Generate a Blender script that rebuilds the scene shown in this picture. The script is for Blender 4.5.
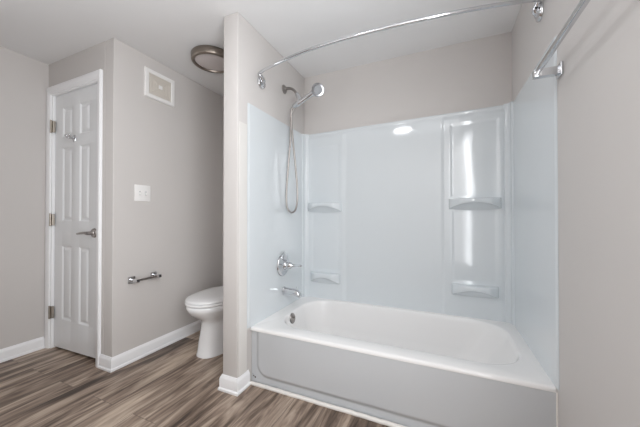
import bpy, bmesh, math, random
from mathutils import Vector, Matrix
R = math.radians
PI = math.pi
for o in list(bpy.data.objects):
    bpy.data.objects.remove(o, do_unlink=True)
C = bpy.context.scene.collection
sc = bpy.context.scene

# ------------------------------------------------------------------ camera, world, light, exposure
cam = bpy.data.objects.new('camera', bpy.data.cameras.new('camera'))
C.objects.link(cam)
cam.location = (1.0984, -2.1606, 1.0404)
cam.rotation_euler = (R(90.488), R(0.0), R(23.728))
cam.data.sensor_width = 36.0
cam.data.lens = 276.38 / 640 * 36.0
cam.data.clip_start = 0.01
sc.camera = cam

world = bpy.data.worlds.new('world')
sc.world = world
world.use_nodes = True
world.node_tree.nodes['Background'].inputs['Color'].default_value = (0.9, 0.95, 1, 1)
world.node_tree.nodes['Background'].inputs['Strength'].default_value = 0.0

def area(name, loc, rot, sx, sy, power, col=(1, 1, 1), spread=180):
    l = bpy.data.lights.new(name, 'AREA')
    l.shape = 'RECTANGLE'; l.size = sx; l.size_y = sy; l.energy = power; l.color = col
    l.spread = R(spread)
    o = bpy.data.objects.new(name, l); C.objects.link(o)
    o.location = loc; o.rotation_euler = rot
    return o
# added unseen fill lamps: right, left, rear, and one aimed up at the ceiling
area('ceiling_bounce', (0.35, -1.75, 1.35), (R(180), 0, 0), 0.9, 0.7, 2.8, (0.955, 0.98, 1.0))
area('right_fill', (1.42, -2.00, 1.25), (R(90), 0, R(87)), 0.62, 1.7, 22.5, (0.955, 0.98, 1.0))  # added side fill for the left-hand walls, no fixture here
area('right_fill_top', (1.42, -1.95, 1.69), (0, R(82), 0), 0.75, 0.8, 11.5, (0.955, 0.98, 1.0))  # added lamp, placed by the streak it reflects in the surround
area('left_fill', (-1.70, -1.90, 1.15), (R(90), 0, R(-88)), 0.6, 1.6, 6.0, (0.96, 0.98, 1.0), 110)  # added to lift the right wall and right end panel
area('rear_fill', (0.25, -2.20, 1.15), (R(90), 0, R(38)), 0.4, 1.6, 1.5, (0.955, 0.98, 1.0), 60)  # narrow added fill aimed towards the inner wall

sc.view_settings.view_transform = 'Standard'
sc.view_settings.look = 'None'
sc.view_settings.gamma = 1.0
sc.view_settings.use_curve_mapping = False
sc.view_settings.exposure = -0.01
sc.cycles.use_denoising = True
sc.cycles.max_bounces = 12
sc.cycles.caustics_reflective = False
sc.cycles.diffuse_bounces = 8
sc.cycles.sample_clamp_indirect = 4.0

# ------------------------------------------------------------------ measures (metres)
A = 1.524          # alcove width
CH = 2.252         # ceiling
YD = -1.016        # wall with the door
X2 = -0.931        # wall with switch and vent
XL = -1.780        # far left wall
YR = -2.26         # wall behind the camera
PT = 0.110        # partition thickness
YE = -0.868        # partition end
TW, TH = 0.750, 0.346   # tub depth, rim height
ST = 1.764         # surround top

# ------------------------------------------------------------------ materials
def mat(name, col, rough=0.5, metal=0.0, spec=0.5, coat=0.0):
    m = bpy.data.materials.new(name); m.use_nodes = True
    b = m.node_tree.nodes['Principled BSDF']
    b.inputs['Base Color'].default_value = (*col, 1)
    b.inputs['Roughness'].default_value = rough
    b.inputs['Metallic'].default_value = metal
    b.inputs['Specular IOR Level'].default_value = spec
    b.inputs['Coat Weight'].default_value = coat
    b.inputs['Coat Roughness'].default_value = 0.08
    return m
def nodes(m): return m.node_tree.nodes, m.node_tree.links, m.node_tree.nodes['Principled BSDF']

def bumpy(m, scale, strength, dist=0.002, detail=3.0, var=0.0):
    n, l, b = nodes(m)
    tc = n.new('ShaderNodeTexCoord'); ns = n.new('ShaderNodeTexNoise'); bp = n.new('ShaderNodeBump')
    ns.inputs['Scale'].default_value = scale; ns.inputs['Detail'].default_value = detail
    bp.inputs['Strength'].default_value = strength; bp.inputs['Distance'].default_value = dist
    l.new(tc.outputs['Object'], ns.inputs['Vector'])
    l.new(ns.outputs['Fac'], bp.inputs['Height'])
    l.new(bp.outputs['Normal'], b.inputs['Normal'])
    if var:
        col = b.inputs['Base Color'].default_value[:]
        mx = n.new('ShaderNodeMix'); mx.data_type = 'RGBA'
        mx.inputs[6].default_value = [c * (1 - var) for c in col[:3]] + [1]
        mx.inputs[7].default_value = [min(1, c * (1 + var)) for c in col[:3]] + [1]
        n2 = n.new('ShaderNodeTexNoise'); n2.inputs['Scale'].default_value = 2.2
        l.new(tc.outputs['Object'], n2.inputs['Vector'])
        l.new(n2.outputs['Fac'], mx.inputs[0]); l.new(mx.outputs[2], b.inputs['Base Color'])
    return m

M = {}
M['wall'] = bumpy(mat('wall_paint', (0.596, 0.571, 0.556), 0.62, 0, 0.3), 220, 0.12, 0.001, 2, 0.02)
M['ceiling'] = bumpy(mat('ceiling_paint', (0.79, 0.79, 0.795), 0.8, 0, 0.2), 160, 0.15, 0.001, 2, 0.01)
M['trim'] = bumpy(mat('trim_paint', (0.88, 0.885, 0.90), 0.35), 90, 0.03, 0.001)
M['door'] = bumpy(mat('door_paint', (0.80, 0.815, 0.83), 0.38), 120, 0.05, 0.001)
M['cream'] = bumpy(mat('cream_edge_paint', (0.72, 0.70, 0.675), 0.5), 90, 0.05, 0.001)
M['acrylic'] = bumpy(mat('glossy_acrylic', (0.665, 0.703, 0.728), 0.075, 0, 0.85), 4.0, 0.05, 0.01, 1.5)
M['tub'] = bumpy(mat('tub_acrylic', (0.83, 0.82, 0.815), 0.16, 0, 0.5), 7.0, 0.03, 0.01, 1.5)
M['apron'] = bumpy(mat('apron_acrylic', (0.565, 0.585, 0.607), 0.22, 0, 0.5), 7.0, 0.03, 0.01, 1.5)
M['porcelain'] = bumpy(mat('porcelain', (0.835, 0.84, 0.85), 0.10, 0, 0.5, 0.3), 20, 0.01)
M['plastic'] = bumpy(mat('white_plastic', (0.82, 0.81, 0.80), 0.35), 80, 0.02)
M['seat'] = bumpy(mat('seat_plastic', (0.815, 0.815, 0.82), 0.25), 80, 0.02)
M['beige'] = bumpy(mat('beige_grille', (0.64, 0.60, 0.55), 0.55), 120, 0.05, 0.001, 2, 0.05)
M['chrome'] = bumpy(mat('chrome', (0.66, 0.67, 0.69), 0.09, 1.0), 60, 0.01)
M['nickel'] = bumpy(mat('brushed_nickel', (0.36, 0.335, 0.32), 0.28, 1.0), 200, 0.05)
M['bronze'] = bumpy(mat('bronze_nickel', (0.30, 0.26, 0.225), 0.32, 1.0), 200, 0.05)
M['hinge'] = bumpy(mat('hinge_nickel', (0.46, 0.42, 0.37), 0.38, 1.0), 200, 0.05)
M['dark_chrome'] = bumpy(mat('dark_chrome', (0.42, 0.43, 0.45), 0.22, 1.0), 60, 0.01)
M['dark'] = bumpy(mat('dark_rubber', (0.03, 0.03, 0.032), 0.5), 90, 0.05)
M['rust'] = bumpy(mat('rust_mark', (0.09, 0.06, 0.05), 0.8), 90, 0.3)
M['caulk'] = bumpy(mat('caulk', (0.80, 0.775, 0.74), 0.5), 40, 0.3, 0.003, 3, 0.12)
M['slot'] = bumpy(mat('grey_slot', (0.33, 0.34, 0.36), 0.6), 60, 0.02)
M['diffuser'] = bumpy(mat('unlit_frosted_diffuser', (0.62, 0.57, 0.56), 0.45), 60, 0.02)
def glow(name, col, e):
    m = mat(name, (0.9, 0.9, 0.9), 0.4)
    b = m.node_tree.nodes['Principled BSDF']
    b.inputs['Emission Color'].default_value = (*col, 1); b.inputs['Emission Strength'].default_value = e
    return m
M['lit'] = glow('lit_diffuser', (0.955, 0.98, 1.0), 26.5)

def floor_material():
    m = mat('vinyl_plank', (0.3, 0.24, 0.2), 0.42, 0, 0.4)
    n, l, b = nodes(m)
    tc = n.new('ShaderNodeTexCoord')
    mp = n.new('ShaderNodeMapping'); mp.inputs['Rotation'].default_value = (0, 0, R(90))
    mp.inputs['Location'].default_value = (0.77, 0.03, 0)
    l.new(tc.outputs['Object'], mp.inputs['Vector'])
    br = n.new('ShaderNodeTexBrick')
    br.offset = 0.37; br.offset_frequency = 2; br.squash = 1.0
    br.inputs['Color1'].default_value = (0, 0, 0, 1); br.inputs['Color2'].default_value = (1, 1, 1, 1)
    br.inputs['Mortar'].default_value = (0.5, 0.5, 0.5, 1)
    br.inputs['Scale'].default_value = 1.0
    br.inputs['Mortar Size'].default_value = 0.0014
    br.inputs['Mortar Smooth'].default_value = 0.3
    br.inputs['Bias'].default_value = 0.0
    br.inputs['Brick Width'].default_value = 1.22
    br.inputs['Row Height'].default_value = 0.18
    l.new(mp.outputs['Vector'], br.inputs['Vector'])
    # shift the grain from plank to plank
    sh = n.new('ShaderNodeVectorMath'); sh.operation = 'MULTIPLY_ADD'
    sh.inputs[1].default_value = (7.3, 3.1, 5.7)
    l.new(br.outputs['Color'], sh.inputs[0]); l.new(mp.outputs['Vector'], sh.inputs[2])
    def streak(sx, sy, detail, dist, rough=0.6):
        mm = n.new('ShaderNodeMapping'); mm.inputs['Scale'].default_value = (sx, sy, 1)
        l.new(sh.outputs[0], mm.inputs['Vector'])
        t = n.new('ShaderNodeTexNoise'); t.inputs['Scale'].default_value = 1.0
        t.inputs['Detail'].default_value = detail; t.inputs['Distortion'].default_value = dist
        t.inputs['Roughness'].default_value = rough
        l.new(mm.outputs['Vector'], t.inputs['Vector']); return t
    big = streak(1.5, 11, 3, 1.1); fine = streak(3.5, 80, 5, 0.5, 0.65); mid = streak(2.4, 21, 4, 1.5)
    def math_(op, a_, b_):
        k = n.new('ShaderNodeMath'); k.operation = op
        for i, v in enumerate((a_, b_)):
            if isinstance(v, (int, float)): k.inputs[i].default_value = v
            else: l.new(v, k.inputs[i])
        return k.outputs[0]
    s = math_('ADD', math_('MULTIPLY', big.outputs['Fac'], 0.60), math_('MULTIPLY', mid.outputs['Fac'], 0.34))
    s = math_('ADD', s, math_('MULTIPLY', fine.outputs['Fac'], 0.13))
    sep = n.new('ShaderNodeSeparateColor'); l.new(br.outputs['Color'], sep.inputs[0])
    s = math_('ADD', s, math_('MULTIPLY', math_('SUBTRACT', sep.outputs[0], 0.5), 0.075))
    rp = n.new('ShaderNodeValToRGB'); e = rp.color_ramp.elements
    e[0].position = 0.39; e[0].color = (0.056, 0.038, 0.029, 1)
    e[1].position = 0.71; e[1].color = (0.62, 0.505, 0.40, 1)
    for p, c in ((0.46, (0.138, 0.098, 0.074)), (0.53, (0.268, 0.201, 0.157)), (0.61, (0.43, 0.342, 0.272))):
        k = e.new(p); k.color = (*c, 1)
    l.new(s, rp.inputs[0])
    mx = n.new('ShaderNodeMix'); mx.data_type = 'RGBA'
    mx.inputs[7].default_value = (0.07, 0.055, 0.045, 1)
    l.new(math_('MULTIPLY', br.outputs['Fac'], 0.7), mx.inputs[0]); l.new(rp.outputs['Color'], mx.inputs[6])
    l.new(mx.outputs[2], b.inputs['Base Color'])
    bp = n.new('ShaderNodeBump'); bp.inputs['Strength'].default_value = 0.25; bp.inputs['Distance'].default_value = 0.002
    l.new(math_('SUBTRACT', fine.outputs['Fac'], br.outputs['Fac']), bp.inputs['Height'])
    l.new(bp.outputs['Normal'], b.inputs['Normal'])
    return m
M['floor'] = floor_material()

# ------------------------------------------------------------------ mesh helpers
def link(name, bm, m, parent=None, smooth=None, loc=None):
    bmesh.ops.recalc_face_normals(bm, faces=bm.faces)
    me = bpy.data.meshes.new(name); bm.to_mesh(me); bm.free()
    o = bpy.data.objects.new(name, me); C.objects.link(o)
    me.materials.append(M[m])
    if smooth is not None:
        for p in me.polygons: p.use_smooth = True
        if smooth < 180:
            me.set_sharp_from_angle(angle=R(smooth))
    if parent is not None:
        o.parent = parent
        o.matrix_parent_inverse = parent.matrix_world.inverted() if parent.type == 'MESH' else Matrix.Translation(-Vector(parent.location))
    return o
def tag(o, label, cat, group=None):
    o['label'] = label; o['category'] = cat
    if group: o['group'] = group
    return o
def thing(name, label, cat, loc=(0, 0, 0), group=None):
    o = bpy.data.objects.new(name, None); C.objects.link(o)
    o.location = loc; o.empty_display_size = 0.05
    return tag(o, label, cat, group)
def struct(name, bm, m, smooth=None):
    o = link(name, bm, m, None, smooth); o['kind'] = 'structure'; return o

def box(bm, x0, x1, y0, y1, z0, z1, bev=0.0, seg=2):
    vs = [bm.verts.new((x, y, z)) for x in (x0, x1) for y in (y0, y1) for z in (z0, z1)]
    fs = [(0, 1, 3, 2), (4, 6, 7, 5), (0, 4, 5, 1), (2, 3, 7, 6), (0, 2, 6, 4), (1, 5, 7, 3)]
    faces = [bm.faces.new([vs[i] for i in f]) for f in fs]
    if bev:
        ed = list({e for f in faces for e in f.edges})
        bmesh.ops.bevel(bm, geom=ed, offset=bev, segments=seg, profile=0.5, affect='EDGES')
    return bm
def bx(*a, **k): return box(bmesh.new(), *a, **k)

def frames(pts):
    ts = []
    for i in range(len(pts)):
        a = pts[max(i - 1, 0)]; b = pts[min(i + 1, len(pts) - 1)]
        ts.append((b - a).normalized())
    up = Vector((0, 0, 1)) if abs(ts[0].z) < 0.9 else Vector((1, 0, 0))
    n = (up - ts[0] * up.dot(ts[0])).normalized(); out = []
    for t in ts:
        n = (n - t * n.dot(t)).normalized(); out.append((t, n, t.cross(n)))
    return out
def tube(bm, pts, r, seg=16, cap=True):
    pts = [Vector(p) for p in pts]; fr = frames(pts); rings = []
    for i, p in enumerate(pts):
        rr = r[i] if isinstance(r, (list, tuple)) else r
        t, n, b = fr[i]
        rings.append([bm.verts.new(p + (n * math.cos(2 * PI * k / seg) + b * math.sin(2 * PI * k / seg)) * rr) for k in range(seg)])
    for i in range(len(rings) - 1):
        for k in range(seg):
            bm.faces.new([rings[i][k], rings[i][(k + 1) % seg], rings[i + 1][(k + 1) % seg], rings[i + 1][k]])
    if cap:
        bm.faces.new(rings[0][::-1]); bm.faces.new(rings[-1])
    return bm
def spline(pts, n=12):
    P = [Vector(p) for p in pts]; P = [2 * P[0] - P[1]] + P + [2 * P[-1] - P[-2]]; out = []
    for i in range(1, len(P) - 2):
        for k in range(n):
            t = k / n
            out.append(0.5 * ((2 * P[i]) + (P[i + 1] - P[i - 1]) * t + (2 * P[i - 1] - 5 * P[i] + 4 * P[i + 1] - P[i + 2]) * t * t + (-P[i - 1] + 3 * P[i] - 3 * P[i + 1] + P[i + 2]) * t ** 3))
    out.append(P[-2]); return out
def lathe(bm, prof, origin, axis, seg=40):
    """prof: (radius, distance along axis)"""
    axis = Vector(axis).normalized(); o = Vector(origin)
    u = axis.orthogonal().normalized(); w = axis.cross(u); rings = []
    for r, h in prof:
        if r < 1e-6: rings.append([bm.verts.new(o + axis * h)])
        else: rings.append([bm.verts.new(o + axis * h + (u * math.cos(2 * PI * k / seg) + w * math.sin(2 * PI * k / seg)) * r) for k in range(seg)])
    for a, b in zip(rings, rings[1:]):
        for k in range(seg):
            k2 = (k + 1) % seg
            if len(a) == 1 and len(b) == 1: continue
            if len(a) == 1: bm.faces.new([a[0], b[k], b[k2]])
            elif len(b) == 1: bm.faces.new([a[k], b[0], a[k2]])
            else: bm.faces.new([a[k], b[k], b[k2], a[k2]])
    for rg, rev in ((rings[0], True), (rings[-1], False)):
        if len(rg) > 1: bm.faces.new(rg[::-1] if rev else rg)
    return bm
def loops(bm, L, cap0=True, cap1=True):
    rings = [[bm.verts.new(p) for p in l] for l in L]; n = len(rings[0])
    for a, b in zip(rings, rings[1:]):
        for k in range(n): bm.faces.new([a[k], a[(k + 1) % n], b[(k + 1) % n], b[k]])
    if cap0: bm.faces.new(rings[0][::-1])
    if cap1: bm.faces.new(rings[-1])
    return bm
def sweep(bm, prof, p0, p1, out, m0=0.0, m1=0.0):
    """profile (offset from wall, z) swept on the floor from p0 to p1; out = unit vector away from the wall; m0/m1 = mitre slopes"""
    p0 = Vector(p0); p1 = Vector(p1); out = Vector(out); d = (p1 - p0).normalized()
    a = [p0 + out * t + Vector((0, 0, z)) - d * (t * m0) for t, z in prof]
    b = [p1 + out * t + Vector((0, 0, z)) + d * (t * m1) for t, z in prof]
    return loops(bm, [a, b])
def grid(bm, u0, u1, nu, v0, v1, nv, f, back):
    """height field: f(u, v) -> point; back(u, v) -> point on the flat rear face"""
    g = [[bm.verts.new(f(u0 + (u1 - u0) * i / nu, v0 + (v1 - v0) * j / nv)) for j in range(nv + 1)] for i in range(nu + 1)]
    for i in range(nu):
        for j in range(nv): bm.faces.new([g[i][j], g[i + 1][j], g[i + 1][j + 1], g[i][j + 1]])
    rim = [(i, 0) for i in range(nu)] + [(nu, j) for j in range(nv)] + [(i, nv) for i in range(nu, 0, -1)] + [(0, j) for j in range(nv, 0, -1)]
    bk = [bm.verts.new(back(u0 + (u1 - u0) * i / nu, v0 + (v1 - v0) * j / nv)) for i, j in rim]
    k = len(rim)
    for q in range(k):
        i, j = rim[q]; i2, j2 = rim[(q + 1) % k]
        bm.faces.new([g[i][j], bk[q], bk[(q + 1) % k], g[i2][j2]])
    bm.faces.new(bk)
    return bm
def sm(a, b, x):
    t = min(1, max(0, (x - a) / (b - a))); return t * t * (3 - 2 * t)
def rbox(x, z, x0, x1, z0, z1, r):
    """signed distance inside a rounded rectangle (positive inside)"""
    cx, cz = (x0 + x1) / 2, (z0 + z1) / 2; hx, hz = (x1 - x0) / 2 - r, (z1 - z0) / 2 - r
    qx, qz = abs(x - cx) - hx, abs(z - cz) - hz
    return r - (math.hypot(max(qx, 0), max(qz, 0)) + min(max(qx, qz), 0))

# ------------------------------------------------------------------ structure
WT = 0.1
struct('floor', bx(XL - WT, A + WT, YR - WT, 0.12, -0.06, 0.0), 'floor')
struct('ceiling', bx(XL - WT, A + WT, YR - WT, 0.12, CH, CH + 0.06), 'ceiling')
struct('wall_back', bx(X2 - WT, A + WT, 0.0, 0.12, 0, CH), 'wall')
struct('wall_right', bx(A, A + WT, YR - WT, 0.0, 0, CH), 'wall')
struct('wall_left', bx(XL - WT, XL, YR - WT, YD + 0.11, 0, CH), 'wall')
struct('wall_rear', bx(XL, A, YR - WT, YR, 0, CH), 'wall')
struct('wall_inner', bx(X2 - WT, X2, YD, 0.0, 0, CH, bev=0.004), 'wall')
bm = bx(-PT, 0, YE, 0.0, 0, CH, bev=0.006, seg=3)
struct('wall_partition', bm, 'wall', 40)
# door wall with its opening
DX0, DX1, DTOP = -1.712, -1.112, 1.985      # slab
JX0, JX1, JT = -1.735, -1.092, 2.005        # rough opening
bm = bmesh.new()
box(bm, XL, JX0, YD, YD + 0.11, 0, CH)
box(bm, JX1, X2 - WT, YD, YD + 0.11, 0, CH)
box(bm, JX0, JX1, YD, YD + 0.11, JT, CH)
struct('wall_door', bm, 'wall')
# jamb with stop, then casing
bm = bmesh.new()
box(bm, JX0, DX0 - 0.002, YD - 0.001, YD + 0.11, 0, JT)
box(bm, DX1 + 0.002, JX1, YD - 0.001, YD + 0.11, 0, JT)
box(bm, DX0 - 0.002, DX1 + 0.002, YD - 0.001, YD + 0.11, DTOP + 0.003, JT)
box(bm, DX0 - 0.002, DX0 + 0.012, YD + 0.055, YD + 0.075, 0, DTOP)
box(bm, DX1 - 0.012, DX1 + 0.002, YD + 0.055, YD + 0.075, 0, DTOP)
box(bm, DX0, DX1, YD + 0.055, YD + 0.075, DTOP - 0.012, DTOP + 0.003)
struct('trim_1', bm, 'trim')
CX0, CX1, CT = -1.777, -1.056, 2.056         # casing outside
bm = bmesh.new()
def casing_prof(w):   # across the width: inner edge thin, outer edge thick
    return [(0.0, 0.0), (0.0, 0.008), (0.10 * w, 0.012), (0.30 * w, 0.0125), (0.42 * w, 0.016), (0.85 * w, 0.018), (w, 0.015), (w, 0.0)]
wi0, wi1, wt = (JX0 + 0.007) - CX0, CX1 - (JX1 - 0.007), CT - (JT - 0.007)
def leg(xi, sgn, w):
    pr = casing_prof(w)
    a = [Vector((xi + sgn * t, YD - h, 0)) for t, h in pr]
    b = [Vector((xi + sgn * t, YD - h, JT - 0.007 + t * wt / w)) for t, h in pr]
    loops(bm, [a, b])
leg(JX0 + 0.007, -1, wi0); leg(JX1 - 0.007, 1, wi1)
pr = casing_prof(wt)
loops(bm, [[Vector((JX0 + 0.007 - t * wi0 / wt, YD - h, JT - 0.007 + t)) for t, h in pr],
           [Vector((JX1 - 0.007 + t * wi1 / wt, YD - h, JT - 0.007 + t)) for t, h in pr]])
struct('trim_2', bm, 'trim', 30)
# closet shell behind the door keeps the gap below it dark
bm = bmesh.new()
box(bm, XL - WT, XL, YD + 0.11, YD + 0.5, 0, CH); box(bm, XL, X2 - WT, YD + 0.4, YD + 0.5, 0, CH)
struct('wall_closet', bm, 'wall')

# baseboards
BB = [(0, 0), (0.019, 0), (0.019, 0.012), (0.013, 0.019), (0.0125, 0.066), (0.010, 0.076), (0.005, 0.083), (0.003, 0.090), (0, 0.090)]
struct('baseboard_left', sweep(bmesh.new(), BB, (XL, YR, 0), (XL, YD - 0.0185, 0), (1, 0, 0)), 'trim', 25)
struct('baseboard_door', sweep(bmesh.new(), BB, (CX1, YD, 0), (X2, YD, 0), (0, -1, 0), 0, 1), 'trim', 25)
struct('baseboard_inner', sweep(bmesh.new(), BB, (X2, YD, 0), (X2, 0, 0), (1, 0, 0), 1, -1), 'trim', 25)
struct('baseboard_alcove', sweep(bmesh.new(), BB, (X2, 0, 0), (-PT, 0, 0), (0, -1, 0), -1, -1), 'trim', 25)
bm = bmesh.new()
sweep(bm, BB, (-PT, 0, 0), (-PT, YE, 0), (-1, 0, 0), -1, 1)
sweep(bm, BB, (-PT, YE, 0), (0, YE, 0), (0, -1, 0), 1, 1)
sweep(bm, BB, (0, YE, 0), (0, -TW - 0.016, 0), (1, 0, 0), 1, 0)
struct('baseboard_partition', bm, 'trim', 25)
# pale strip beside the surround and the sealing strip under the tub apron
struct('trim_3', bx(0.0, 0.004, -0.857, -0.784, 0.09, 1.603, bev=0.0015), 'cream')
random.seed(3)
pp = [(A * i / 60, -TW - 0.006 + random.uniform(-0.0012, 0.0012), 0.005 + random.uniform(-0.001, 0.001)) for i in range(61)]
struct('trim_4', tube(bmesh.new(), pp, 0.0115, 10), 'caulk', 60)

# ------------------------------------------------------------------ the panelled door
cols = [(-1.603, -1.466), (-1.370, -1.236)]
rows = [(0.238, 0.812), (0.997, 1.570), (1.650, 1.882)]
def door_h(x, z):
    h = 0.0
    for a, b in cols:
        for c, d in rows:
            s = min(x - a, b - x, z - c, d - z)
            if s > 0:
                # groove down, then a raised field
                h = -0.009 * sm(0, 0.014, s) + 0.0065 * sm(0.020, 0.040, s)
    return h
def door_grid():
    xs = {DX0, DX1}; zs = {0.028, DTOP}
    offs = [0, 0.003, 0.007, 0.011, 0.014, 0.020, 0.025, 0.030, 0.035, 0.040]
    for a, b in cols:
        for o_ in offs: xs |= {round(a + o_, 4), round(b - o_, 4)}
    for a, b in rows:
        for o_ in offs: zs |= {round(a + o_, 4), round(b - o_, 4)}
    xs = sorted(xs); zs = sorted(zs); bm = bmesh.new()
    yf = YD + 0.016
    zb = lambda x, z: z if z > 0.03 else 0.013 + 0.019 * (x - DX0) / (DX1 - DX0)
    g = [[bm.verts.new((x, yf - door_h(x, z), zb(x, z))) for z in zs] for x in xs]
    for i in range(len(xs) - 1):
        for j in range(len(zs) - 1): bm.faces.new([g[i][j], g[i + 1][j], g[i + 1][j + 1], g[i][j + 1]])
    nu, nv = len(xs) - 1, len(zs) - 1
    rim = [(i, 0) for i in range(nu)] + [(nu, j) for j in range(nv)] + [(i, nv) for i in range(nu, 0, -1)] + [(0, j) for j in range(nv, 0, -1)]
    bk = [bm.verts.new((xs[i], yf + 0.035, zb(xs[i], zs[j]))) for i, j in rim]
    for q in range(len(rim)):
        i, j = rim[q]; i2, j2 = rim[(q + 1) % len(rim)]
        bm.faces.new([g[i][j], bk[q], bk[(q + 1) % len(rim)], g[i2][j2]])
    bm.faces.new(bk); return bm
door = link('door_1', door_grid(), 'door', None, 20); door['kind'] = 'structure'
YF = YD + 0.016
for z in (1.746, 1.010, 0.284):
    hx = DX0 - 0.006
    bm = bx(hx - 0.020, hx + 0.020, YD - 0.0035, YD + 0.012, z - 0.045, z + 0.045, bev=0.0015)
    h = link('hinge', bm, 'hinge', door)
    bm = tube(bmesh.new(), [(hx, YD - 0.009, z - 0.05), (hx, YD - 0.009, z + 0.05)], 0.0065, 12)
    link('hinge_pin', bm, 'hinge', h, 40)
# lever handle
hx, hz = -1.172, 0.918
bm = lathe(bmesh.new(), [(0.034, 0), (0.034, 0.004), (0.031, 0.009), (0.016, 0.012), (0.0125, 0.02), (0.012, 0.05), (0.010, 0.056), (0, 0.057)], (hx, YF, hz), (0, -1, 0))
dh = link('door_handle', bm, 'nickel', door, 40)
pts = spline([(hx + 0.012, YF - 0.047, hz), (hx - 0.03, YF - 0.05, hz + 0.002), (hx - 0.08, YF - 0.05, hz - 0.002), (hx - 0.125, YF - 0.044, hz - 0.006)], 8)
bm = tube(bmesh.new(), pts, [0.0105 - 0.0035 * i / (len(pts) - 1) for i in range(len(pts))], 14)
link('lever', bm, 'nickel', dh, 50)
# robe hook
kx, kz = -1.432, 1.628
bm = bx(kx - 0.015, kx + 0.015, YF - 0.006, YF, kz - 0.028, kz + 0.02, bev=0.004)
hk = link('robe_hook', bm, 'chrome', door, 40)
for s in (-1, 1):
    p = spline([(kx, YF - 0.004, kz + 0.005), (kx + s * 0.006, YF - 0.025, kz - 0.006), (kx + s * 0.014, YF - 0.040, kz - 0.002), (kx + s * 0.020, YF - 0.042, kz + 0.010)], 6)
    bm = tube(bmesh.new(), p, 0.0075, 10)
    lathe(bm, [(0, -0.011), (0.009, -0.007), (0.0125, 0), (0.009, 0.007), (0, 0.011)], p[-1], (s * 0.5, 0, 1), 14)
    link('hook', bm, 'chrome', hk, 60)

# ------------------------------------------------------------------ bathtub
tub = thing('bathtub', 'white built-in bathtub filling the alcove under the glossy surround', 'bathtub', (A / 2, -TW / 2, 0))
e = 0.001
def rim_loop(x0, x1, y0, y1, z, rx, n=28):
    """rounded rectangle with n points per quarter and corner radius rx"""
    out = []
    for cx, cy, a0 in ((x1 - rx, y1 - rx, 0), (x0 + rx, y1 - rx, 90), (x0 + rx, y0 + rx, 180), (x1 - rx, y0 + rx, 270)):
        for k in range(n):
            a = R(a0 + 90 * k / (n - 1)); out.append(Vector((cx + rx * math.cos(a), cy + rx * math.sin(a), z)))
    return out
L = [rim_loop(e, A - e, -TW, -e, 0.326, 0.004),
     rim_loop(e, A - e, -TW, -e, TH - 0.016, 0.004),
     rim_loop(e, A - e, -TW + 0.002, -e, TH - 0.007, 0.006),
     rim_loop(e, A - e, -TW + 0.007, -e, TH - 0.002, 0.004),
     rim_loop(e, A - e, -TW + 0.016, -e, TH, 0.004),
     rim_loop(0.098, 1.466, -0.652, -0.040, TH, 0.19),
     rim_loop(0.103, 1.459, -0.647, -0.044, TH - 0.002, 0.19),
     rim_loop(0.108, 1.452, -0.642, -0.048, TH - 0.010, 0.188),
     rim_loop(0.112, 1.446, -0.638, -0.052, TH - 0.03, 0.185),
     rim_loop(0.122, 1.415, -0.632, -0.062, 0.24, 0.175),
     rim_loop(0.135, 1.355, -0.632, -0.078, 0.15, 0.155),
     rim_loop(0.150, 1.300, -0.618, -0.092, 0.085, 0.145),
     rim_loop(0.172, 1.262, -0.597, -0.113, 0.055, 0.13),
     rim_loop(0.205, 1.215, -0.562, -0.148, 0.042, 0.11),
     rim_loop(0.30, 1.10, -0.47, -0.24, 0.038, 0.08)]
bm = loops(bmesh.new(), L, cap0=False)
shell = link('basin', bm, 'tub', tub, 38)
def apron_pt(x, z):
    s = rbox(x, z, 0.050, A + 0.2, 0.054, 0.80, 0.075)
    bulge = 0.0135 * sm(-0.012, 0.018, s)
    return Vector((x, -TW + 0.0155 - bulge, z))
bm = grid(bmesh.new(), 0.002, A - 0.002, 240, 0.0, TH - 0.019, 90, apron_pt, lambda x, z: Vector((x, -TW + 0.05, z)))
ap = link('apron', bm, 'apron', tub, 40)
ov = bmesh.new()
ax_ = Vector((1, 0, 0.14)).normalized()
lathe(ov, [(0.036, -0.004), (0.036, 0.003), (0.033, 0.007), (0.024, 0.009), (0, 0.0095)], (0.1135, -0.415, 0.304), ax_, 32)
of = link('overflow_plate', ov, 'nickel', tub, 40)
link('trip_lever', tube(bmesh.new(), [(0.120, -0.415, 0.304), (0.135, -0.415, 0.320)], 0.004, 8), 'nickel', of, 60)
link('drain', lathe(bmesh.new(), [(0.034, -0.002), (0.034, 0.002), (0.028, 0.004), (0, 0.003)], (0.29, -0.355, 0.0395), (0, 0, 1), 28), 'nickel', tub, 40)
struct('trim_5', tube(bmesh.new(), [(A - 0.001, -TW - 0.001, 0.01 + TH * k / 12) for k in range(12)], 0.004, 8), 'caulk', 60)
random.seed(5)
bm = bmesh.new()
for (x, z, w, h) in ((0.018, 0.040, 0.010, 0.006), (0.030, 0.034, 0.012, 0.005), (0.012, 0.049, 0.005, 0.004)):
    lathe(bm, [(w / 2, -0.002), (w / 2, 0.0012), (0, 0.0014)], (x, -TW + 0.0165, z), (0, -1, 0), 9)
link('chipped_spot', bm, 'rust', tub)['label'] = 'small dark chip in the apron corner'

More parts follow.
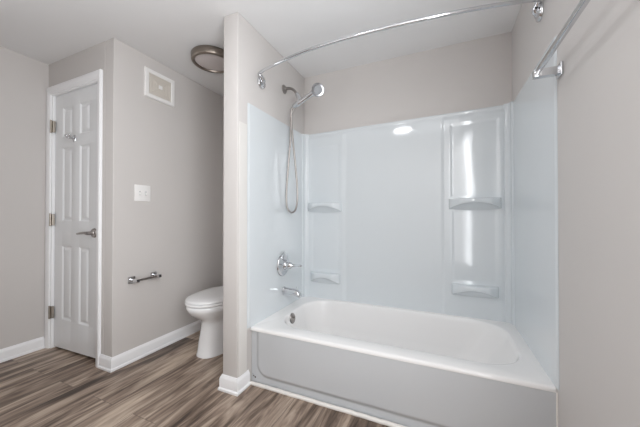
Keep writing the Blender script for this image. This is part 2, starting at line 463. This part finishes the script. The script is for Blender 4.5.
# ------------------------------------------------------------------ tub surround
sur = thing('tub_surround', 'glossy white three-panel bathtub surround with moulded shelves', 'tub surround', (A / 2, 0, TH))
def top_lift(x): return -0.020 + 0.030 * x / A      # the panel top is not quite level
def back_pt(x, z):
    h = 0.008
    for a, b, bays in ((0.022, 0.392, ((0.058, 0.342, 1.155, 1.66), (0.070, 0.338, 0.57, 1.085))),
                       (1.095, 1.502, ((1.150, 1.455, 1.155, 1.69), (1.160, 1.445, 0.57, 1.085)))):
        c = 0.0055 * sm(a, a + 0.024, x) * sm(b, b - 0.045, x) * sm(1.745, 1.715, z)
        for bx0, bx1, bz0, bz1 in bays:
            c -= 0.003 * sm(0.0, 0.024, rbox(x, z, bx0, bx1, bz0, bz1, 0.02)) * (c > 0)
        h += max(c, 0)
    h += 0.002 * sm(1.745, 1.756, z) * sm(1.764, 1.758, z)
    return Vector((x, -h, z + top_lift(x) * (z - TH) / (ST - TH)))
bm = grid(bmesh.new(), 0.012, A - 0.012, 380, TH, ST, 220, back_pt, lambda x, z: Vector((x, -0.0005, z + top_lift(x) * (z - TH) / (ST - TH))))
bp_ = link('back_panel', bm, 'acrylic', sur, 60)
def shelf(x0, x1, zt, zc, d, name='shelf'):
    """ledge with an arched underside: zc = lower corners"""
    n, m = 36, 8; bm = bmesh.new(); f = lambda t: (2 * t - 1) ** 2
    cols_ = []
    for i in range(n + 1):
        t = i / n; x = x0 + (x1 - x0) * t
        ends = min(1, 5 * min(t, 1 - t)) ** 0.5 * 0.7 + 0.3
        dd = d * (0.78 + 0.22 * (1 - f(t))) * ends
        hh = (zt - zc)
        zf = zt - hh * (0.42 + 0.58 * f(t) ** 1.0)
        c = [(-0.002, zt), (-(dd - 0.010), zt + 0.000), (-(dd - 0.003), zt - 0.003), (-dd, zt - 0.010), (-dd - 0.001, (zt + zf) / 2), (-dd, zf + 0.006), (-(dd - 0.003), zf + 0.001)]
        for k in range(1, m + 1):
            s = k / m
            c.append((-(dd - 0.003) * (1 - s) - 0.002 * s, zf + 0.001 - (zf - zc + 0.004 + 0.012 * (1 - f(t))) * s ** 1.6))
        cols_.append([bm.verts.new((x, y - 0.008, z)) for y, z in c])
    k = len(cols_[0])
    for a, b in zip(cols_, cols_[1:]):
        for j in range(k): bm.faces.new([a[j], b[j], b[(j + 1) % k], a[(j + 1) % k]])
    bm.faces.new(cols_[0]); bm.faces.new(cols_[-1][::-1])
    return link('shelf', bm, 'acrylic', bp_, 50)
shelf(0.050, 0.350, 1.150, 1.078, 0.075)
shelf(1.146, 1.458, 1.160, 1.090, 0.080)
shelf(0.075, 0.335, 0.565, 0.482, 0.070)
shelf(1.162, 1.440, 0.572, 0.498, 0.078)
def end_panel(side, yf):
    def f(y, z):
        h = 0.005
        h += 0.010 * sm(-0.062, -0.050, y) * sm(0.0, -0.01, y)          # bead in the corner
        h += 0.006 * sm(-0.034, -0.030, y) * sm(-0.022, -0.026, y) * 0
        h *= 0.2 + 0.8 * sm(yf, yf + 0.022, y)
        return Vector((h if side == 0 else A - h, y, z))
    bk = lambda y, z: Vector((0.0005 if side == 0 else A - 0.0005, y, z))
    return link('end_panel', grid(bmesh.new(), yf, -0.028, 200, TH, 1.742 if side == 0 else ST, 60, f, bk), 'acrylic', sur, 60)
ep0 = end_panel(0, -0.780); ep1 = end_panel(1, -0.772)
ep0['label'] = 'end panel behind the faucet'; ep1['label'] = 'end panel under the towel bar'
# rounded corner columns between the panels
for s in (0, 1):
    bm = bmesh.new(); r = 0.026
    pl = [(0.0006, -0.0006), (0.0006, -0.046), (0.011, -0.046), (0.015, -0.043)]
    pl += [(0.015 + r - r * math.cos(a), -0.043 + r * math.sin(a)) for a in [R(90 * k / 8) for k in range(1, 9)]]
    pl += [(0.045, -0.014), (0.048, -0.010), (0.048, -0.0006)]
    fl = (lambda x: x) if s == 0 else (lambda x: A - x)
    loops(bm, [[Vector((fl(x), y, z)) for x, y in pl] for z in (TH, (ST - 0.018) if s == 0 else (ST + 0.012))])
    link('corner_column', bm, 'acrylic', sur, 40)

# ------------------------------------------------------------------ shower fittings on the faucet wall
YS = -0.344
arm = thing('shower_pipe', 'curved nickel shower pipe with holder on the faucet wall', 'shower pipe', (0, YS, 2.008))
link('flange', lathe(bmesh.new(), [(0.033, 0.0005), (0.032, 0.006), (0.024, 0.012), (0.014, 0.016), (0.012, 0.02)], (0, YS, 2.008), (1, 0, 0), 32), 'nickel', arm, 40)
link('arm_pipe', tube(bmesh.new(), spline([(0.004, YS, 2.008), (0.045, YS, 2.006), (0.080, YS, 1.990), (0.108, YS, 1.955), (0.116, YS, 1.942)], 8), 0.0105, 16), 'nickel', arm, 60)
link('holder', tube(bmesh.new(), [(0.110, YS, 1.953), (0.114, YS, 1.946), (0.119, YS, 1.938), (0.127, YS, 1.922), (0.133, YS - 0.004, 1.900), (0.136, YS - 0.008, 1.888)], [0.014, 0.017, 0.015, 0.019, 0.019, 0.014], 18), 'chrome', arm, 50)
hs = thing('hand_shower', 'chrome hand shower with looped metal hose held below the wall pipe', 'hand shower', (0.16, YS - 0.03, 1.915))
yh = YS - 0.038
d0, d1 = Vector((0.100, yh, 1.843)), Vector((0.272, yh - 0.010, 1.914))
hp = [d0.lerp(d1, t) for t in (0, 0.03, 0.12, 0.2, 0.35, 0.6, 0.85, 1.0)]
hdl = link('handle', tube(bmesh.new(), hp, [0.012, 0.0155, 0.0165, 0.0205, 0.0195, 0.018, 0.019, 0.024], 18), 'chrome', hs, 50)
hd = Vector((0.55, -0.72, -0.42)).normalized()
hc = Vector((0.304, yh - 0.010, 1.928))
head = link('shower_head', lathe(bmesh.new(), [(0, -0.03), (0.018, -0.027), (0.033, -0.017), (0.043, -0.004), (0.046, 0.006), (0.045, 0.012), (0.041, 0.015), (0.030, 0.013), (0, 0.012)], hc, hd, 36), 'dark_chrome', hs, 40)
bm = lathe(bmesh.new(), [(0.030, 0), (0.030, 0.003), (0.026, 0.005), (0, 0.005)], hc + hd * 0.0125, hd, 28)
u_ = hd.orthogonal().normalized(); w_ = hd.cross(u_)
for rr, nn in ((0.021, 12), (0.012, 7)):
    for k in range(nn):
        a = 2 * PI * k / nn
        lathe(bm, [(0.002, 0), (0.0012, 0.004), (0, 0.004)], hc + hd * 0.017 + (u_ * math.cos(a) + w_ * math.sin(a)) * rr, hd, 6)
link('spray_face', bm, 'slot', head, 40)
hose = spline([(0.1375, YS - 0.0098, 1.8825), (0.126, YS - 0.012, 1.862), (0.086, YS - 0.012, 1.830), (0.064, YS - 0.012, 1.76), (0.062, YS - 0.014, 1.60), (0.046, YS - 0.016, 1.40), (0.031, YS - 0.016, 1.22), (0.033, YS - 0.014, 1.12),
               (0.050, YS - 0.012, 1.078), (0.074, YS - 0.010, 1.066), (0.100, YS - 0.008, 1.080), (0.115, YS - 0.006, 1.13), (0.119, YS - 0.006, 1.22), (0.106, YS - 0.010, 1.40), (0.088, YS - 0.020, 1.60), (0.080, YS - 0.028, 1.74), (0.084, yh, 1.815), tuple(d0)], 14)
link('hose', tube(bmesh.new(), hose, [0.0068 + (0.0006 if i % 2 else 0) for i in range(len(hose))], 12), 'nickel', hs, 60)

val = thing('shower_valve', 'round chrome shower valve with lever handle above the tub spout', 'faucet', (0.007, -0.372, 0.672))
esc = link('escutcheon', lathe(bmesh.new(), [(0.082, 0), (0.082, 0.003), (0.078, 0.009), (0.064, 0.014), (0.040, 0.018), (0.036, 0.020), (0.034, 0.034), (0.030, 0.040), (0, 0.042)], (0.0075, -0.372, 0.672), (1, 0, 0), 44), 'chrome', val, 35)
link('temperature_dial', lathe(bmesh.new(), [(0.036, 0), (0.036, 0.01), (0.030, 0.014), (0, 0.016)], (0.016, -0.366, 0.733), (1, 0, 0), 28), 'chrome', esc, 40)
p = [(0.045, -0.372, 0.672), (0.075, -0.372, 0.672), (0.088, -0.372, 0.672), (0.095, -0.372, 0.673), (0.125, -0.374, 0.675), (0.160, -0.376, 0.677), (0.170, -0.376, 0.678)]
link('lever', tube(bmesh.new(), p, [0.026, 0.024, 0.016, 0.011, 0.009, 0.010, 0.007], 18), 'chrome', val, 45)

sp = thing('tub_spout', 'chrome tub spout sticking out below the shower valve', 'tub spout', (0.007, -0.36, 0.478))
bm = bmesh.new()
L = []
for t, top, bot, w in ((0.0, 0.030, -0.030, 0.028), (0.006, 0.031, -0.031, 0.029), (0.012, 0.027, -0.027, 0.026), (0.05, 0.026, -0.026, 0.026), (0.10, 0.021, -0.028, 0.026), (0.128, 0.013, -0.036, 0.025), (0.142, 0.002, -0.038, 0.021), (0.146, -0.010, -0.037, 0.015)):
    zc, hz_ = (top + bot) / 2, (top - bot) / 2
    L.append([Vector((0.0075 + t, -0.36 + w * math.cos(2 * PI * k / 24), 0.478 + zc + hz_ * math.sin(2 * PI * k / 24))) for k in range(24)])
loops(bm, L)
link('spout_body', bm, 'chrome', sp, 40)
link('diverter_knob', tube(bmesh.new(), [(0.122, -0.36, 0.488), (0.122, -0.36, 0.508), (0.122, -0.36, 0.510), (0.122, -0.36, 0.516)], [0.004, 0.004, 0.008, 0.007], 12), 'chrome', sp, 50)

# ------------------------------------------------------------------ curved shower curtain rod
rod = thing('curtain_rod', 'curved chrome shower curtain rod bowing out across the alcove', 'curtain rod', (0, -0.65, 1.93))
path = spline([(0.022, -0.676, 1.952), (0.040, -0.698, 1.962), (0.260, -0.755, 1.965), (0.478, -0.786, 1.967), (0.79, -0.785, 1.972), (1.10, -0.757, 1.978), (1.345, -0.705, 1.990), (1.485, -0.645, 2.010), (1.506, -0.618, 2.018)], 14)
link('rod', tube(bmesh.new(), path, 0.0092, 16), 'chrome', rod, 60)
link('rod_joint', tube(bmesh.new(), [path[14 * 3 - 2], path[14 * 3 + 1]], 0.0102, 16), 'chrome', rod, 60)
for (x, y, z, s) in ((0.0, -0.640, 1.926, 1), (A, -0.583, 1.985, -1)):
    f = link('flange', lathe(bmesh.new(), [(0.040, 0.0005), (0.040, 0.006), (0.036, 0.013), (0.022, 0.018), (0.018, 0.022)], (x, y, z), (s, 0, 0), 36), 'chrome', rod, 40)
    end = path[0] if s > 0 else path[-1]
    link('elbow', tube(bmesh.new(), spline([(x + s * 0.010, y, z), (x + s * 0.024, y - 0.008, z + 0.008), tuple(end)], 6), [0.015] * 9 + [0.013] * 4, 16), 'chrome', f, 60)
    link('set_screw', lathe(bmesh.new(), [(0.007, 0), (0.007, 0.003), (0, 0.004)], (x + s * 0.024, y - 0.026, z + 0.010), (0, -1, 0), 12), 'dark', f, 40)

# ------------------------------------------------------------------ towel bar on the right wall
tb = thing('towel_bar', 'long square chrome towel bar on the right wall beside the surround', 'towel bar', (A, -0.812, 1.604))
for y in (-0.812, -1.442):
    p_ = link('wall_plate', bx(A - 0.009, A - 0.0002, y - 0.025, y + 0.025, 1.579, 1.629, bev=0.0025), 'chrome', tb, 40)
    link('post', bx(A - 0.088, A - 0.007, y - 0.014, y + 0.014, 1.588, 1.618, bev=0.002), 'chrome', p_, 40)
link('bar', bx(A - 0.087, A - 0.071, -1.456, -0.798, 1.596, 1.612, bev=0.002), 'chrome', tb, 40)

# ------------------------------------------------------------------ toilet
TX = -0.522
toi = thing('toilet', 'white toilet with closed lid in the nook behind the partition', 'toilet', (TX, -0.4, 0))
def egg(w, yb, yf, z, n=56, p=2.2, cx=TX, yc=None):
    yc = yb - (yb - yf) * 0.42 if yc is None else yc; out = []
    for k in range(n):
        a = 2 * PI * k / n; c, s = math.cos(a), math.sin(a)
        x = w * math.copysign(abs(c) ** (2 / p), c)
        y = math.copysign(abs(s) ** (2 / p), s)
        out.append(Vector((cx + x, yc + (y * (yb - yc) if y > 0 else y * (yc - yf)), z)))
    return out
L = [egg(0.122, -0.10, -0.655, 0.000, p=2.6), egg(0.122, -0.10, -0.655, 0.012, p=2.6), egg(0.117, -0.105, -0.650, 0.02, p=2.6), egg(0.112, -0.11, -0.640, 0.10, p=2.5),
     egg(0.106, -0.12, -0.622, 0.19, p=2.4), egg(0.108, -0.13, -0.615, 0.235, p=2.3), egg(0.118, -0.14, -0.628, 0.262, p=2.2), egg(0.145, -0.15, -0.668, 0.290, p=2.2),
     egg(0.170, -0.16, -0.708, 0.325, p=2.2), egg(0.183, -0.17, -0.728, 0.350, p=2.2), egg(0.187, -0.17, -0.735, 0.368, p=2.2), egg(0.186, -0.17, -0.734, 0.382, p=2.2), egg(0.178, -0.175, -0.724, 0.388, p=2.2)]
bowl = link('bowl', loops(bmesh.new(), L), 'porcelain', toi, 60)
for s in (-1, 1):
    link('bolt_cap', lathe(bmesh.new(), [(0.014, 0), (0.013, 0.008), (0.008, 0.013), (0, 0.014)], (TX + s * 0.1145, -0.50, 0.055), (s, 0, 0.1), 16), 'slot', bowl, 50)
L = [egg(0.184, -0.235, -0.734, 0.391), egg(0.190, -0.232, -0.740, 0.395), egg(0.190, -0.232, -0.740, 0.404), egg(0.185, -0.235, -0.735, 0.409)]
link('seat', loops(bmesh.new(), L), 'seat', toi, 60)
L = [egg(0.182, -0.225, -0.730, 0.412), egg(0.189, -0.222, -0.738, 0.416), egg(0.188, -0.222, -0.737, 0.424), egg(0.175, -0.230, -0.722, 0.431), egg(0.12, -0.26, -0.65, 0.437), egg(0.05, -0.33, -0.54, 0.439)]
link('lid', loops(bmesh.new(), L), 'seat', toi, 60)
tk = link('tank', bx(TX - 0.185, TX + 0.185, -0.195, -0.022, 0.388, 0.700, bev=0.02, seg=4), 'porcelain', toi, 40)
link('tank_lid', bx(TX - 0.192, TX + 0.192, -0.203, -0.016, 0.700, 0.733, bev=0.01, seg=3), 'porcelain', tk, 40)
link('flush_lever', tube(bmesh.new(), [(TX - 0.12, -0.193, 0.66), (TX - 0.12, -0.215, 0.66), (TX - 0.115, -0.218, 0.66), (TX - 0.06, -0.218, 0.655)], [0.012, 0.011, 0.007, 0.006], 12), 'chrome', tk, 50)

# ------------------------------------------------------------------ things on the inner wall
sw = thing('light_switch', 'white double toggle light switch plate above the paper holder', 'light switch', (X2, -0.816, 1.208))
pl_ = link('plate', bx(X2 + 0.0002, X2 + 0.007, -0.876, -0.757, 1.148, 1.268, bev=0.003), 'plastic', sw, 40)
for y in (-0.839, -0.794):
    link('slot', bx(X2 + 0.005, X2 + 0.0078, y - 0.0065, y + 0.0065, 1.193, 1.221, bev=0.0008), 'slot', pl_)
    bm = loops(bmesh.new(), [[Vector((X2 + 0.0065, y + sy * 0.0048, 1.207 + sz * 0.011)) for sy, sz in ((-1, -1), (1, -1), (1, 1), (-1, 1))],
                             [Vector((X2 + 0.019, y + sy * 0.0042, 1.2 + sz * 0.006)) for sy, sz in ((-1, -1), (1, -1), (1, 1), (-1, 1))]])
    link('toggle', bm, 'plastic', pl_)
    for z in (1.178, 1.238):
        link('screw', lathe(bmesh.new(), [(0.0032, 0), (0.0028, 0.001), (0, 0.0014)], (X2 + 0.0068, y, z), (1, 0, 0), 12), 'plastic', pl_, 50)

V = (-0.808, -0.560, 1.938, 2.156)
ev = thing('exhaust_vent', 'square white exhaust vent with beige grille high on the wall', 'vent', (X2, -0.684, 2.047))
bm = bmesh.new()
def rect(y0, y1, z0, z1, x): return [Vector((x, y0, z0)), Vector((x, y1, z0)), Vector((x, y1, z1)), Vector((x, y0, z1))]
def inset(i, x): return rect(V[0] + i, V[1] - i, V[2] + i, V[3] - i, x)
w = 0.031
Lr = [inset(0, X2 + 0.0002), inset(0, X2 + 0.010), inset(0.004, X2 + 0.016), inset(w - 0.006, X2 + 0.017), inset(w, X2 + 0.013), inset(w, X2 + 0.0002)]
rings = [[bm.verts.new(p) for p in l] for l in Lr]
for a, b in zip(rings, rings[1:] + rings[:1]):
    for k in range(4): bm.faces.new([a[k], a[(k + 1) % 4], b[(k + 1) % 4], b[k]])
link('frame', bm, 'plastic', ev)
gr = link('grille', bx(X2 + 0.001, X2 + 0.008, V[0] + w, V[1] - w, V[2] + w, V[3] - w), 'beige', ev)
cy, cz = (V[0] + V[1]) / 2, (V[2] + V[3]) / 2; hy, hz = (V[1] - V[0]) / 2 - w, (V[3] - V[2]) / 2 - w
bm = bmesh.new()
for k in range(1, 7):
    s0, s1 = k / 7 + 0.02, k / 7 + 0.075
    q0 = rect(cy - hy * s0, cy + hy * s0, cz - hz * s0, cz + hz * s0, X2 + 0.0075); q1 = rect(cy - hy * s1, cy + hy * s1, cz - hz * s1, cz + hz * s1, X2 + 0.0075)
    q2 = [p + Vector((0.004, 0, 0)) for p in q1]; q3 = [p + Vector((0.004, 0, 0)) for p in q0]
    rg = [[bm.verts.new(p) for p in l] for l in (q0, q1, q2, q3)]
    for a, b in zip(rg, rg[1:] + rg[:1]):
        for j in range(4): bm.faces.new([a[j], a[(j + 1) % 4], b[(j + 1) % 4], b[j]])
for sy, sz in ((1, 1), (1, -1)):
    a = Vector((0, hy * sy, hz * sz)); n_ = Vector((0, -a.z, a.y)).normalized() * 0.003
    c_ = Vector((X2, cy, cz))
    loops(bm, [[c_ - a + n_ + Vector((0.0075, 0, 0)), c_ - a - n_ + Vector((0.0075, 0, 0)), c_ + a - n_ + Vector((0.0075, 0, 0)), c_ + a + n_ + Vector((0.0075, 0, 0))],
               [c_ - a + n_ + Vector((0.0125, 0, 0)), c_ - a - n_ + Vector((0.0125, 0, 0)), c_ + a - n_ + Vector((0.0125, 0, 0)), c_ + a + n_ + Vector((0.0125, 0, 0))]])
link('louvers', bm, 'beige', gr)
link('center_cap', bx(X2 + 0.008, X2 + 0.016, cy - 0.015, cy + 0.015, cz - 0.014, cz + 0.014, bev=0.002), 'plastic', gr)

tp = thing('toilet_paper_holder', 'empty chrome toilet paper holder on the wall below the switch', 'toilet paper holder', (X2, -0.81, 0.585))
for y, z in ((-0.893, 0.583), (-0.728, 0.585)):
    w_ = link('wall_plate', bx(X2 + 0.0002, X2 + 0.010, y - 0.024, y + 0.024, z - 0.024, z + 0.024, bev=0.002), 'chrome', tp, 40)
    link('post', bx(X2 + 0.008, X2 + 0.078, y - 0.012, y + 0.012, z - 0.012, z + 0.012, bev=0.0025), 'chrome', w_, 40)
    link('post_cap', bx(X2 + 0.076, X2 + 0.082, y - 0.009, y + 0.009, z - 0.009, z + 0.009, bev=0.0015), 'dark', w_)
link('roller', tube(bmesh.new(), [(X2 + 0.062, -0.883, 0.583), (X2 + 0.062, -0.81, 0.584), (X2 + 0.062, -0.738, 0.585)], 0.0075, 14), 'nickel', tp, 50)

# ------------------------------------------------------------------ ceiling lights
def ceiling_light(x, y, label, lit):
    t = thing('ceiling_light', label, 'ceiling light', (x, y, CH))
    z = CH
    ring = bmesh.new()
    pr = [(0.120, 0.0005), (0.148, 0.0005), (0.152, 0.006), (0.150, 0.046), (0.146, 0.053), (0.138, 0.056), (0.128, 0.054), (0.124, 0.048), (0.124, 0.02)]
    seg = 64; rg = []
    for r, h in pr: rg.append([ring.verts.new((x + r * math.cos(2 * PI * k / seg), y + r * math.sin(2 * PI * k / seg), z - h)) for k in range(seg)])
    for a, b in zip(rg, rg[1:] + rg[:1]):
        for k in range(seg): ring.faces.new([a[k], a[(k + 1) % seg], b[(k + 1) % seg], b[k]])
    link('ring', ring, 'bronze', t, 40)
    link('diffuser', lathe(bmesh.new(), [(0.125, 0.005), (0.125, 0.043), (0.100, 0.046), (0.06, 0.048), (0, 0.049)], (x, y, z), (0, 0, -1), 48), 'lit' if lit else 'diffuser', t, 50)
    return t
ceiling_light(-0.492, -0.572, 'round bronze-rimmed ceiling light above the toilet', False)
ceiling_light(0.62, -1.74, 'lit round ceiling light in the middle of the room', True)
